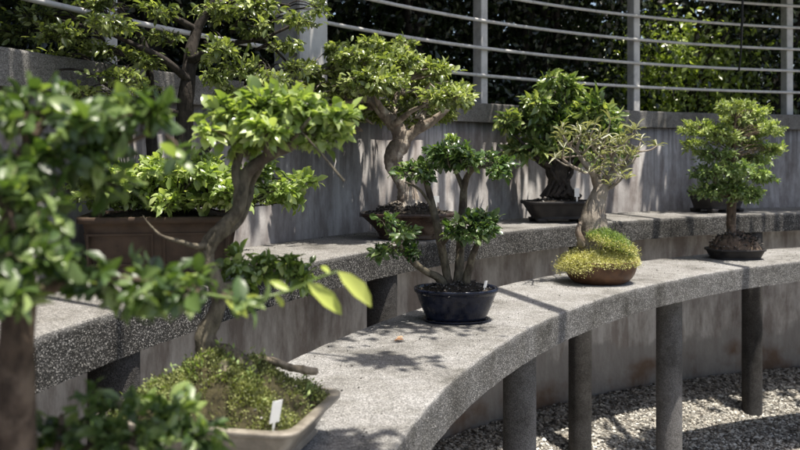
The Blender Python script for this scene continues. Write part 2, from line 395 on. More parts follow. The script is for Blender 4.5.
def stones(mb, pos, size, flat=.7, tint=None):
    n = len(pos); a = rg.uniform(0, 6.28, n); T = OCT[None]*rg.uniform(.7, 1.25, (n, 10, 1))
    sz = np.broadcast_to(size, (n,)); st = rg.uniform(.7, 1.35, n)
    x = T[..., 0]*(sz*st)[:, None]; y = T[..., 1]*(sz/st)[:, None]; z = T[..., 2]*(sz*flat*rg.uniform(.7, 1.2, n))[:, None]
    ca, sa = np.cos(a)[:, None], np.sin(a)[:, None]
    V = np.stack([x*ca-y*sa, x*sa+y*ca, z+x*rg.normal(0, .3, n)[:, None]], -1)+pos[:, None, :]
    base = np.arange(n)*10+mb.n
    for f in OF: mb.f += list(map(tuple, np.stack([base+i for i in f], 1).tolist()))
    mb.mi += [0]*(n*16); mb.v.append(V.reshape(-1, 3)); mb.n += n*10
    if tint is None: tint = rg.uniform(0, 1, n)
    mb.t.append(np.repeat(tint, 10))
def sprigs(mb, W, n, size, dirn=None, up=1.0, tmean=.5, width=.45, jit=.004, kd='diamond'):
    """moss tufts scattered on the surface points W"""
    i = rg.integers(0, len(W), n); pos = W[i]+rg.normal(size=(n, 3))*jit
    c = W.mean(0); out = unit(W[i]-c-np.array([0, 0, -.05]))
    d = out*.7+rg.normal(size=(n, 3))*.6+np.array([0, 0, up*.6]); nr = rg.normal(size=(n, 3))+np.array([0, 0, .6])
    cl = np.sin(W[i][:, 0]*90+2*np.sin(W[i][:, 1]*47))*np.cos(W[i][:, 1]*80+W[i][:, 2]*60+np.sin(W[i][:, 0]*31))*.24
    leaves(mb, pos, d, nr, size*rg.uniform(.5, 1.3, n), width, kd, np.clip(rg.normal(tmean, .2, n)+cl, 0, 1))
def plant_tag(root, p, w=.018, h=.03, yaw=0, tilt=.1):
    mb = MB(); cy_, sy_ = math.cos(yaw), math.sin(yaw); t = .0012
    def bx(x0, x1, z0, z1):
        V = [];
        for x in (x0, x1):
            for y in (-t/2, t/2):
                for z in (z0, z1): V.append((p[0]+x*cy_-y*sy_+z*tilt*cy_, p[1]+x*sy_+y*cy_, p[2]+z))
        mb.add(V, [(0, 1, 3, 2), (4, 6, 7, 5), (0, 4, 5, 1), (2, 3, 7, 6), (0, 2, 6, 4), (1, 5, 7, 3)])
    bx(-w/2, w/2, .012, .012+h); bx(-w*.12, w*.12, -.02, .0119)
    return mb.build('plant_tag', M['white'], root, False)
def wp(y0, rows):
    """rows of (u, v, depth offset, radius m) -> xyz r"""
    return [[*P(u, v, y0+dy), r] for u, v, dy, r in rows]
def pad(u, v, y, wu, hv, dz, n, au, av, ay=None):
    return (P(u, v, y), (wu*y/F, dz, hv*y/F), n, P(au, av, ay or y))

# ------------------------------------------------------------------ setting
def gz(r): return -.15+.15*min(1, max(0, (r-5.45)/.5))**1.2 if r < 6 else 0.0
mb = MB(); rr = [0.01, 2, 4, 4.6, 5.0, 5.3, 5.45, 5.5, 5.55, 5.6, 5.65, 5.7, 5.75, 5.8, 5.85, 5.9, 5.95, 6.05, 7, 9, 14, 30, 80, 300, 900]; n = 144
V = [pol(r, 360*k/n, gz(r)) for r in rr for k in range(n)]
mb.add(V, [(i*n+k, i*n+(k+1) % n, (i+1)*n+(k+1) % n, (i+1)*n+k) for i in range(len(rr)-1) for k in range(n)])
kind(mb.build('ground', M['ground']), 'structure')
mb = MB(); N = 36000
r = np.sqrt(rg.uniform(4.2**2, 5.99**2, N)); a = np.radians(rg.uniform(95, 152, N))
z = np.array([gz(x) for x in r])
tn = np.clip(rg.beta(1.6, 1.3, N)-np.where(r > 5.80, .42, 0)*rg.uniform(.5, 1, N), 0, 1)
sz = np.clip(rg.lognormal(math.log(.0068), .35, N), .003, .016)
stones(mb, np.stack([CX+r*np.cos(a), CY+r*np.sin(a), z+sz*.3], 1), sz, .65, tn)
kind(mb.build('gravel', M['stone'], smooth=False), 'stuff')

def arc(mb, prof, a0, a1, step=1.0, wob=0):
    n = int((a1-a0)/step)+1; k = len(prof); V = []
    for i in range(n):
        a = a0+(a1-a0)*i/(n-1)
        for j, (r, z) in enumerate(prof):
            w = wob*(math.sin(a*3.1+j)*.6+math.sin(a*7.7+j*2)*.4)
            V.append(pol(r+w, a, z+w*.5))
    Fc = [(i*k+j, i*k+(j+1) % k, (i+1)*k+(j+1) % k, (i+1)*k+j) for i in range(n-1) for j in range(k)]
    Fc += [tuple(reversed(range(k))), tuple((n-1)*k+j for j in range(k))]
    mb.add(V, Fc)
def slab(r0, r1, z0, z1, b=.006):
    P_ = [(r0, z0), (r1, z0), (r1, z1-b), (r1-b*.4, z1-b*.3), (r1-b, z1)]
    m_ = [r1-(r1-r0)*t for t in (.25, .5, .75)]
    P_ += [(x, z1) for x in m_]
    P_ += [(r0+b, z1), (r0+b*.4, z1-b*.25), (r0, z1-b), (r0, (z0+z1)/2)]
    return P_
ZL, ZU = 1.016, 1.215
def column(mb, p, rad, z0, z1, sides=28):
    V = []; k = 0
    for z, q in ((z0, 1), (z0+.3, 1.0), (z0+.6, 1.0), (z1-.002, 1.0)):
        for i in range(sides):
            V.append((p[0]+rad*q*math.cos(2*math.pi*i/sides), p[1]+rad*q*math.sin(2*math.pi*i/sides), z))
    Fc = [(j*sides+i, j*sides+(i+1) % sides, (j+1)*sides+(i+1) % sides, (j+1)*sides+i) for j in range(3) for i in range(sides)]
    mb.add(V, Fc)
t = thing('display_bench', 'lower curved concrete bench with pale speckled top in the foreground', 'bench', pol(4.95, 150, 0), 'curved concrete display benches')
def slabs(r0, r1, z0, z1, joint, mat, t):
    cuts = [84]+[a for a in (joint-32.6, joint, joint+32.6, joint+65.2) if 86 < a < 202]+[204]
    for a0, a1 in zip(cuts[:-1], cuts[1:]):
        mb = MB(); arc(mb, slab(r0, r1, z0, z1), a0+.018, a1-.018, .75, .0016); mb.build('slab', mat, t, False)
slabs(4.7, 5.2, ZL-.113, ZL, ang_at(528, 4.7), M['bench'], t)
for a in (98, 114.3, 130.6, 146.9, 163.2, 179.5, 195.8):
    mb = MB(); column(mb, pol(4.9, a), .065, -.2, ZL-.113); mb.build('leg', M['leg'], t)
t = thing('display_bench', 'upper curved concrete bench ledge against the wall on dark round posts', 'bench', pol(5.7, 140, 0), 'curved concrete display benches')
slabs(5.475, 5.995, ZU-.123, ZU, ang_at(671, 5.475), M['bench_old'], t)
for u in (752, 580, 382, 114):
    mb = MB(); column(mb, pol(5.41+.14, ang_at(u, 5.55)), .066, -.2, ZU-.123); mb.build('leg', M['pillar'], t)
for a in (99, 183, 199):
    mb = MB(); column(mb, pol(5.55, a), .066, -.2, ZU-.123); mb.build('leg', M['pillar'], t)
t = thing('retaining_wall', 'curved weathered grey concrete wall streaked with stains behind both benches', 'wall', pol(6.1, 140, 0))
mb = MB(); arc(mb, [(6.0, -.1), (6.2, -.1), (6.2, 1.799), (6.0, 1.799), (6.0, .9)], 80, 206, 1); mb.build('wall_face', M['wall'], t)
mb = MB(); arc(mb, slab(5.97, 6.24, 1.80, 1.912, .008), 80, 206, 1, .0015); mb.build('coping', M['cap'], t, False)

t = thing('metal_fence', 'grey metal fence of thin horizontal rails and posts on top of the concrete wall', 'fence', pol(6.06, 140, 1.912))
for k in range(6):
    mb = MB(); z = EYE+.485+.165*k; pts = [[*pol(6.045, a, z), .0105] for a in np.arange(81, 206, 1.5)]
    tube(mb, pts, 10, 0, raw=True); mb.build('rail', M['steel'], t)
def post_box(mb, a, w, r0, r1, z0, z1, b=.004):
    c = pol(0, 0); er = np.array([math.cos(R(a)), math.sin(R(a)), 0]); et = np.array([-er[1], er[0], 0]); V = []
    o = np.array([CX, CY, 0]); prof = [(-w/2+b, r0), (w/2-b, r0), (w/2, r0+b), (w/2, r1-b), (w/2-b, r1), (-w/2+b, r1), (-w/2, r1-b), (-w/2, r0+b)]
    for z in (z0, z1):
        for x, r_ in prof: V.append(o+er*r_+et*x+np.array([0, 0, z]))
    mb.add(V, [(i, (i+1) % 8, 8+(i+1) % 8, 8+i) for i in range(8)]+[tuple(range(8, 16)), tuple(reversed(range(8)))])
for u in (484.5, 637, 790, 112):
    mb = MB(); a = ang_at(u, 6.06); post_box(mb, a, .058, 6.058, 6.13, 1.9125, 2.95)
    mb.build('post', M['steel'], t, False)
for a in (96, 172, 184):
    mb = MB(); post_box(mb, a, .058, 6.058, 6.13, 1.9125, 2.95); mb.build('post', M['steel'], t, False)
c_ = thing('fence_column', 'wide pale grey square column standing on the wall between the fence rails', 'column', pol(6.1, ang_at(311, 6.0), 1.912))
mb = MB(); post_box(mb, ang_at(312, 6.02), .20, 6.0, 6.035, 1.9125, 3.4, .01); post_box(mb, ang_at(312, 6.02), .15, 6.0351, 6.2, 1.9126, 3.3, .01)
mb.build('column_shaft', M['steel'], c_, False)

# unseen overhead beams and posts, added above the view to cast the narrow strips of shade
for i, (x, y) in enumerate(((1.05, 2.95), (2.16, 4.52), (3.9, 4.6))):
    d = np.array([.32, -.95, 0]); o = np.array([x, y, 3.5])
    t = thing('overhead_beam', ['slim grey beam spanning overhead above the blue pot bonsai', 'slim grey beam spanning overhead above the gravel strip', 'slim grey beam spanning overhead beyond the right edge'][i], 'beam', (x, y, 3.5), 'slim overhead beams')
    A = o-d*2.6; B = o+d*5.6; mb = MB(); s_ = np.array([.95, .32, 0])*.027; V = []
    for q in (A, B):
        for sx, sz_ in ((-1, -.03), (1, -.03), (1, .03), (-1, .03)): V.append(q+s_*sx+np.array([0, 0, sz_]))
    mb.add(V, [(0, 1, 5, 4), (1, 2, 6, 5), (2, 3, 7, 6), (3, 0, 4, 7), (0, 3, 2, 1), (4, 5, 6, 7)]); mb.build('beam_bar', M['beam'], t, False)
    for q in (B,):
        mb = MB(); column(mb, q, .03, -.1, 3.468, 12); mb.build('beam_post', M['beam'], t)

# ------------------------------------------------------------------ trees behind the fence
def back_tree(a, r, h, w, nl, label, lit=0.0, seed=0, over=1.0, reach=()):
    b = pol(r, a, 0); t = thing('broadleaf_tree', label, 'tree', b, 'trees behind the fence')
    tm = MB(); lm = MB(); er = np.array([math.cos(R(a)), math.sin(R(a)), 0]); et = np.array([-er[1], er[0], 0])
    q = rg.normal(0, .12, 4)
    tube(tm, [[*(b+np.array([0, 0, -.1])), .10], [*(b+et*q[0]+np.array([0, 0, .9])), .07], [*(b+et*q[1]*2+np.array([0, 0, 1.9])), .06], [*(b+et*q[2]*2+np.array([0, 0, h*.75])), .03]], 10, .1)
    for k in range(9):
        z = rg.uniform(1.0, h*.7); e = b+et*rg.uniform(-w, w)*.8+er*rg.uniform(-.6, .5)+np.array([0, 0, z+rg.uniform(.2, .7)])
        m_ = (b+np.array([0, 0, z])+e)/2+rg.normal(size=3)*.06
        tube(tm, [[*(b+np.array([0, 0, z*.9])), .03], [*m_, .02], [*e, .007]], 6, .1, 4)
    for hx_, hy_, hr in reach:  # unseen overhanging branches, added to dapple the lower bench with shade
        e = np.array([hx_, hy_, 3.3]); s0 = b+np.array([0, 0, 2.6])
        tube(tm, [[*s0, .03], [*((s0+e)/2+np.array([0, 0, .45])), .02], [*e, .006]], 6, .1, 4)
        k = 150; pos = e+rg.normal(size=(k, 3))*np.array([hr, hr*.6, .07]); leaves(lm, pos, rg.normal(size=(k, 3)), rg.normal(size=(k, 3))*.5+np.array([0, 0, 1.]), rg.uniform(.04, .08, k), .5, 'diamond')
    tm.build('trunk', M['bark_dark'], t)
    # layered crown: lower curtain and a wider unseen top shaped to shade the wall
    n1 = int(nl*1.15); n2 = int(nl*.48)
    nc = n1//34; cx_ = rg.uniform(-w, w, nc); cr = rg.uniform(-.35, .9, nc); cz = rg.uniform(1.3, h*.78, nc); ct = rg.normal(0, .13, nc)
    i = rg.integers(0, nc, n1); g = rg.normal(size=(n1, 3))*np.array([.19, .17, .15])
    pos = b+et*(cx_[i]+g[:, 0])[:, None]+er*(np.maximum(cr[i]+g[:, 1], 6.32-r))[:, None]; pos[:, 2] = (cz[i]+g[:, 2])
    d = rg.normal(size=(n1, 3))+np.array([0, 0, -.3]); nr = -er*.7+rg.normal(size=(n1, 3))*.7+np.array([0, 0, .4])
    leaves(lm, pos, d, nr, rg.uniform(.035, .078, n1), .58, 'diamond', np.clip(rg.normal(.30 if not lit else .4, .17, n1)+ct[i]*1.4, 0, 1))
    nc = max(4, n2//30); cx_ = rg.uniform(-w, w, nc); cr = rg.uniform(-.15-1.18*over, .8, nc); cz = rg.uniform(3.15, max(3.5, h), nc)
    if lit: cr = rg.uniform(5.35-r, 6.05-r, nc); cx_ = rg.uniform(-w*1.2, w*1.2, nc)
    i = rg.integers(0, nc, n2); g = rg.normal(size=(n2, 3))*np.array([.2, .2, .10])
    pos = b+et*(cx_[i]+g[:, 0])[:, None]+er*(cr[i]+g[:, 1])[:, None]; pos[:, 2] = np.maximum(cz[i]+g[:, 2], 2.95)
    d = rg.normal(size=(n2, 3)); nr = rg.normal(size=(n2, 3))*.5+np.array([0, 0, 1.])
    leaves(lm, pos, d, nr, rg.uniform(.10, .17, n2), .55, 'diamond', np.clip(rg.normal(.35, .15, n2), 0, 1))
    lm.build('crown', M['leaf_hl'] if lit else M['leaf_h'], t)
back_tree(176, 6.95, 3.9, .95, 9000, 'dark leafy tree behind the fence at the left edge above the front plant')
back_tree(160, 7.0, 4.0, .95, 12000, 'dark leafy tree behind the fence left of the wide grey column', reach=((.16, 2.38, .13), (.50, 2.52, .12), (.42, 2.05, .05), (.30, 1.35, .08)))
back_tree(145, 7.0, 4.1, 1.0, 14000, 'dark leafy tree behind the fence just right of the wide column')
back_tree(130, 7.0, 4.2, 1.0, 15000, 'dark leafy tree behind the fence above the broad ficus bonsai')
back_tree(117.5, 7.1, 4.2, .85, 13000, 'dark leafy tree behind the fence between the two right posts')
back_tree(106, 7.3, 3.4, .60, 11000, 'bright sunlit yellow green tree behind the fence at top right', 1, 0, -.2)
back_tree(97.5, 7.2, 4.2, .7, 7000, 'dark leafy tree behind the fence at the far right edge')
# a deep dark thicket closing the view behind the trees
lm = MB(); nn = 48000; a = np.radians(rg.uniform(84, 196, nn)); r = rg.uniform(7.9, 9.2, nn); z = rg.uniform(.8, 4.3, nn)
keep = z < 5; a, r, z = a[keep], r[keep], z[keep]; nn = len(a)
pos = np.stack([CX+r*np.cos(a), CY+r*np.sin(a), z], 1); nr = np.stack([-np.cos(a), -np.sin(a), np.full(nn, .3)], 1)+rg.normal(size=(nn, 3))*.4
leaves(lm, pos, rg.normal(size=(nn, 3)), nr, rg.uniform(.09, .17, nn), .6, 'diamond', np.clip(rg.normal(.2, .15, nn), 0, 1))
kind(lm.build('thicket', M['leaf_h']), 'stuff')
mb = MB(); tube(mb, [[*P(743, -260, 5.55), .006], [*P(743.5, -60, 5.55), .006], [*P(742, 20, 5.55), .0085], [*P(741, 50, 5.55), .006], [*P(739, 70, 5.55), .007]], 8, .05)
tag(mb.build('hanging_cable', M['cable']), 'thin black cable hanging down in front of the fence near the right post', 'cable')

# ------------------------------------------------------------------ bonsai
G = 'bonsai trees displayed on the benches'
def grit(root, W, n, size, name='grit', mat='dstone', tint=None):
    mb = MB(); i = rg.integers(0, len(W), n); pos = W[i]+rg.normal(size=(n, 3))*np.array([size*1.5, size*1.5, size*.3])
    stones(mb, pos, size*rg.uniform(.5, 1.2, n), .7, tint); return kind_part(mb.build(name, M[mat], SOILS[root.name], False))
def kind_part(o): o['kind'] = 'stuff'; return o

# 5. blue pot, several trunks
c = P(456, 320, 3.03); c[2] = ZL
t = thing('bonsai_tree', 'bonsai with several slim trunks and dark green pads in a deep blue pot', 'bonsai', c, G)
mb = MB(); loft(mb, [(0, .112, .09), (.006, .117, .094), (.008, .115, .092), (.006, .108, .086)], 48, 2.3, 0, (c[0], c[1], c[2]+.0005)); mb.build('drip_tray', M['blue'], t)
pot_part(t, 'pot', M['blue'], .150, .118, .108, .72, 2.4, .05, (c[0], c[1], c[2]+.009), .013, .007, .015, flare=-.25)
so, W = soil_part(t, 'soil', M['soil'], .137, .105, c[2]+.103, .032, 2.4, .05, c)
grit(t, W, 900, .0042, tint=rg.beta(1.5, 1.2, 900))
tm = MB(); y0 = 3.03
for rows in ([(446, 292, 0, .020), (440, 279, -.01, .015), (425, 271, -.05, .012), (408, 257, -.10, .010), (396, 240, -.13, .008), (388, 230, -.15, .005)],
             [(450, 292, 0, .021), (447, 275, .01, .0155), (441, 245, .0, .0145), (434, 212, .0, .0135), (428, 188, .0, .011), (424, 175, 0, .007)],
             [(458, 292, .01, .022), (459, 270, .02, .018), (461, 240, .03, .0155), (463, 210, .03, .015), (464, 188, .02, .013), (470, 172, .0, .010), (488, 163, -.03, .006)],
             [(464, 292, 0, .019), (468, 272, -.02, .014), (473, 255, -.04, .0125), (478, 240, -.05, .009), (474, 230, -.05, .005)],
             [(464, 190, .02, .011), (456, 172, .02, .007), (446, 156, .02, .005)],
             [(441, 245, 0, .008), (450, 236, -.03, .006), (456, 228, -.05, .004)],
             [(434, 210, 0, .007), (420, 190, -.03, .005), (405, 182, -.04, .003)]):
    tube(tm, wp(y0, rows), 12, .09, 6)
for k in range(9):
    a = rg.uniform(0, 6.28); p = P(455, 291, y0); q = p+np.array([math.cos(a)*.07, math.sin(a)*.05, -.004])
    tube(tm, [[*p, .012], [*((p+q)/2+np.array([0, 0, .003])), .008], [*q, .003]], 6, .1, 4)
lm = MB()
crown(lm, tm, [pad(402, 232, 2.90, 24, 9, .09, 30, 400, 243), pad(388, 252, 2.87, 18, 9, .08, 30, 400, 246), pad(415, 252, 2.93, 18, 8, .07, 20, 408, 256), pad(387, 222, 2.9, 13, 6, .06, 10, 392, 235),
               pad(420, 172, 3.0, 30, 12, .10, 62, 427, 186), pad(440, 160, 3.05, 22, 11, .09, 36, 440, 172),
               pad(447, 152, 3.0, 24, 12, .10, 40, 450, 168), pad(505, 163, 3.0, 14, 8, .08, 18, 480, 166), pad(470, 157, 3.0, 30, 14, .11, 66, 470, 172), pad(495, 168, 3.0, 22, 9, .09, 36, 480, 166), pad(452, 145, 3.05, 15, 8, .08, 20, 452, 160), pad(505, 175, 3.0, 10, 5, .05, 9, 492, 166),
               pad(472, 228, 2.96, 30, 15, .10, 96, 475, 240), pad(490, 222, 2.96, 16, 10, .07, 30, 478, 236), pad(452, 232, 2.96, 12, 10, .06, 20, 456, 230)],
      .025, .52, 6, 'oval', .8, .2, .0010, .42, .9, .45)
tm.build('trunk', M['bark'], t); lm.build('foliage', M['leaf_c'], t); plant_tag(t, P(484, 291, 2.98), .012, .024, .5, .25)

# 7. caudex with yellow moss
c = P(600, 283, 3.93); c[2] = ZL
t = thing('bonsai_tree', 'bonsai with swollen pale trunk and thin strap leaves rising from fluffy yellow moss', 'bonsai', c, G)
pot_part(t, 'pot', M['terra'], .172, .150, .105, .66, 2.1, 0, c, .006, .004, .01, flare=-.45, belly=.05)
so, W = soil_part(t, 'moss_bed', M['moss_y'], .166, .146, c[2]+.096, .068, 2.1, 0, c, 44, 16, .005, 2.2)
mm = MB(); sprigs(mm, W, 9000, .010, tmean=.5, jit=.007, width=.35)
edge = W[-44*5:]; sprigs(mm, edge, 6500, .011, tmean=.45, jit=.008, up=.2, width=.35); e2 = edge[(edge[:, 0] < c[0]-.06)]-np.array([.022, .02, .02]); sprigs(mm, e2, 3200, .011, tmean=.35, jit=.014, up=-.3, width=.35)
fr = edge[(edge[:, 1] < c[1]) & (edge[:, 0] < c[0]+.1)]-np.array([0, .0, .004]); sprigs(mm, fr, 1500, .010, tmean=.5, jit=.008, up=-.1, width=.35)
g1 = P(611, 250, 3.86); YY = g1+np.array([[x, y, .03-x*.35] for x in np.linspace(-.08, .1, 19) for y in np.linspace(-.07, .05, 11)]); sprigs(mm, YY, 2600, .010, tmean=.35, jit=.012, width=.35)
kind_part(mm.build('yellow_moss', M['moss_y'], so))
mm = MB(); g0 = P(611, 245, 3.88); GG = g0+np.array([[x, y, .05*(1-(x/.10)**2-(y/.07)**2)-x*.42] for x in np.linspace(-.095, .095, 19) for y in np.linspace(-.065, .065, 11) if (x/.10)**2+(y/.07)**2 < 1])
sprigs(mm, GG[GG[:, 2] < g0[2]+.035], 1300, .010, tmean=.95, jit=.012, width=.35); sprigs(mm, GG, 9000, .010, tmean=.5, jit=.009, width=.35); kind_part(mm.build('green_moss', M['moss_g'], so))
tm = MB(); y0 = 3.95
tube(tm, wp(y0, [(594, 250, 0, .078), (594, 236, 0, .074), (593, 222, 0, .066), (594, 210, 0, .052), (597, 200, 0, .040), (600, 192, 0, .037), (603, 184, 0, .030)]), 18, .06, 6)
tube(tm, wp(y0, [(583, 246, -.05, .018), (580, 238, -.06, .016), (578, 230, -.055, .014), (581, 222, -.04, .010)]), 8, .08)
tips = []
brs = [[(600, 195, 0, .026), (596, 182, 0, .020), (592, 172, -.02, .016), (584, 163, -.04, .012), (577, 150, -.05, .009), (580, 140, -.05, .007)],
       [(601, 195, 0, .026), (606, 182, .01, .018), (613, 172, .02, .015), (622, 166, .03, .010), (628, 156, .03, .008)],
       [(598, 186, 0, .016), (599, 172, .02, .013), (604, 160, .03, .010), (602, 146, .03, .008)],
       [(592, 172, -.02, .012), (580, 170, -.06, .009), (570, 165, -.08, .007), (562, 158, -.08, .006)],
       [(613, 172, .02, .010), (612, 158, 0, .008), (618, 146, -.02, .007)],
       [(604, 190, 0, .010), (616, 184, -.03, .006), (624, 176, -.05, .004)],
       [(577, 152, -.05, .007), (568, 145, -.06, .006), (563, 136, -.06, .005)],
       [(622, 166, .03, .007), (632, 162, .02, .006), (638, 152, .02, .005)],
       [(604, 160, .03, .008), (594, 150, 0, .007), (590, 138, -.02, .005)],
       [(628, 156, .03, .006), (624, 146, .05, .005), (630, 138, .05, .004)]]
for b_ in brs:
    tube(tm, wp(y0, b_), 8, .08, 5); tips.append((np.array(wp(y0, b_))[-1, :3], 1)); q = np.array(wp(y0, b_))
    for k in range(6):
        i = rg.integers(1, len(q)); p = q[i, :3]; e = p+rg.normal(size=3)*np.array([.05, .05, .03])+np.array([0, 0, .025])
        tube(tm, [[*p, .005], [*((p+e)/2+rg.normal(size=3)*.007), .004], [*e, .003]], 5, 0, 3); tips.append((e, .8))
lm = MB()
for p, s in tips:
    n = rg.integers(5, 10); a = rg.uniform(0, 6.28, n); el = rg.uniform(-.1, 1.6, n)
    d = np.stack([np.cos(a), np.sin(a), el], 1); leaves(lm, np.repeat(p[None], n, 0), d, np.tile([0, 0, 1.], (n, 1))+rg.normal(size=(n, 3))*.3, rg.uniform(.035, .075, n), .15, 'oval')
tm.build('trunk', M['caud'], t); lm.build('foliage', M['leaf_e'], t)

# 8. upright tree on root mass
c = P(735, 259, 4.86); c[2] = ZL
t = thing('bonsai_tree', 'conical bonsai with slim straight trunk on a rooty mound in a low black pot', 'bonsai', c, G)
pot_part(t, 'pot', M['black'], .165, .125, .058, .85, 2.6, 0, c, .012, .008, .01)
so, W = soil_part(t, 'root_mound', M['bark_brown'], .145, .105, c[2]+.05, .085, 2.4, 0, c, 40, 14, .010, 3.0)
grit(t, W, 500, .007, tint=rg.uniform(0, .93, 500))
tm = MB(); y0 = 4.86
for k in range(26):
    a = rg.uniform(0, 6.28); p = P(733, 240, y0); q = p+np.array([math.cos(a)*.12, math.sin(a)*.09, -rg.uniform(.02, .07)]); m_ = (p+q)/2+np.array([*rg.normal(0, .012, 2), .028])
    tube(tm, [[*p, .015], [*m_, .011], [*q, .006]], 6, .2, 5)
tube(tm, wp(y0, [(733, 246, 0, .042), (732, 236, 0, .029), (731, 220, 0, .026), (732, 200, 0, .024), (733, 170, 0, .018), (734, 140, 0, .010), (736, 110, 0, .004)]), 12, .08, 6)
lm = MB(); pads = []
for u, v, wu, hv, nn_ in ((712, 192, 26, 9, 60), (748, 196, 20, 8, 44), (733, 188, 24, 9, 50), (762, 176, 16, 7, 36), (706, 172, 20, 9, 44), (735, 168, 28, 10, 64), (757, 160, 22, 8, 46), (715, 155, 22, 8, 44), (767, 148, 14, 6, 26)):
    y = y0+rg.uniform(-.14, .10); pads.append(pad(u, v, y, wu, hv*1.1, .13, int(nn_*1.7), 733, v+6, y0))
crown(lm, tm, pads, .023, .5, 9, 'diamond', .9, .1, .0009, .78, .9, .65); lm.build('foliage', M['leaf_c'], t)
lm = MB(); pads = []
for u, v, wu, hv, nn_ in ((700, 130, 20, 8, 44), (695, 146, 14, 6, 24), (722, 135, 22, 10, 56), (748, 140, 22, 10, 56), (770, 130, 14, 7, 34), (738, 120, 20, 9, 50), (752, 112, 15, 8, 34), (728, 108, 12, 7, 26), (742, 103, 9, 6, 20), (772, 150, 10, 5, 16), (688, 130, 8, 5, 12), (758, 126, 18, 8, 36)):
    y = y0+rg.uniform(-.14, .12); pads.append(pad(u, v, y, wu*1.08, hv*1.2, .14, int(nn_*2.1), 734, v+8, y0))
crown(lm, tm, pads, .023, .4, 10, 'diamond', .5, 1.0, .0009, .5, 1.0, .5); lm.build('upper_foliage', M['leaf_f'], t)
tm.build('trunk', M['bark_brown'], t)
# 9. pot behind it
c = P(717, 211, 5.85); c[2] = ZU
t = thing('bonsai_tree', 'small shrub in a dark footed pot on the upper ledge behind the conical bonsai', 'bonsai', c, G)
pot_part(t, 'pot', M['black'], .192, .13, .15, .80, 5, R(28), c, .014, .008, .015, foot=(.022, .03, .03, .125, .075))
so, W = soil_part(t, 'soil', M['soil'], .172, .11, c[2]+.14, .02, 5, R(28), c); tm = MB(); lm = MB()
tube(tm, wp(5.85, [(717, 192, 0, .02), (715, 178, 0, .016), (718, 165, 0, .012)]), 8, .1)
crown(lm, tm, [pad(712, 176, 5.85, 20, 9, .12, 40, 716, 180), pad(722, 166, 5.85, 14, 8, .1, 26, 717, 170)], .03, .45, 8, 'diamond', .6, .8)
tm.build('trunk', M['bark_brown'], t); lm.build('foliage', M['leaf_f'], t)

# 6. ficus in rectangular black pot
c = P(558, 221, 4.97); c[2] = ZU
t = thing('bonsai_tree', 'broad ficus bonsai with glossy leaves and dark aerial roots in a black rectangular pot', 'bonsai', c, G)
pot_part(t, 'pot', M['black'], .205, .135, .125, .74, 6, R(8), c, .018, .012, .015, foot=(.02, .035, .025, .12, .07))
so, W = soil_part(t, 'soil', M['soil'], .18, .11, c[2]+.112, .03, 5, R(8), c); grit(t, W, 500, .006, tint=rg.beta(1.5, 1.2, 500))
tm = MB(); y0 = 4.97
for k in range(30):
    bu = 557+rg.normal()*9; tu = 560+rg.normal()*6; dy = rg.uniform(-.06, .07)
    tube(tm, wp(y0, [(bu, 197, dy, .014), (bu*.6+tu*.4+rg.normal()*2, 188, dy, .011), (tu+rg.normal()*2, 172, dy*.6, .012), (tu+rg.normal()*3, 155, 0, .012)]), 7, .2, 5)
tube(tm, wp(y0, [(560, 196, .02, .07), (559, 182, 0, .058), (560, 165, 0, .05), (562, 150, 0, .04), (563, 125, 0, .025), (562, 100, 0, .01)]), 12, .15)
for e in ((525, 150), (515, 135), (540, 120), (590, 150), (605, 140), (590, 115), (565, 95), (530, 105)):
    dy = rg.uniform(-.15, .15); tube(tm, wp(y0, [(561, 172, 0, .022), ((561+e[0])/2, (172+e[1])/2+4, dy*.5, .014), (e[0], e[1], dy, .006)]), 7, .1)
lm = MB(); pads = []
for u, v, wu, hv, nn_ in ((562, 92, 26, 14, 40), (535, 105, 24, 14, 38), (592, 110, 24, 15, 40), (517, 128, 20, 14, 30), (545, 128, 28, 17, 50), (575, 130, 28, 17, 50), (604, 132, 20, 14, 30), (530, 148, 24, 11, 28), (558, 150, 26, 12, 32), (590, 152, 26, 12, 30), (516, 148, 12, 12, 14), (545, 85, 9, 6, 10), (612, 150, 14, 9, 20), (572, 108, 30, 14, 50), (614, 128, 16, 12, 26), (506, 120, 12, 12, 14), (555, 78, 12, 6, 12), (605, 112, 18, 12, 26), (525, 125, 24, 14, 26), (620, 140, 10, 8, 12)):
    dy = rg.uniform(-.18, .12); pads.append(pad(u, v, y0+dy, wu, hv, .15, nn_, 562, min(v+20, 160), y0))
crown(lm, tm, pads, .054, .42, 7, 'oval', .5, .4, .0020, .50, .9, .55, drop=.15)
tm.build('trunk', M['bark_dark'], t); lm.build('foliage', M['leaf_d'], t); plant_tag(t, P(577, 199, 4.86), .03, .05, .2, 0)

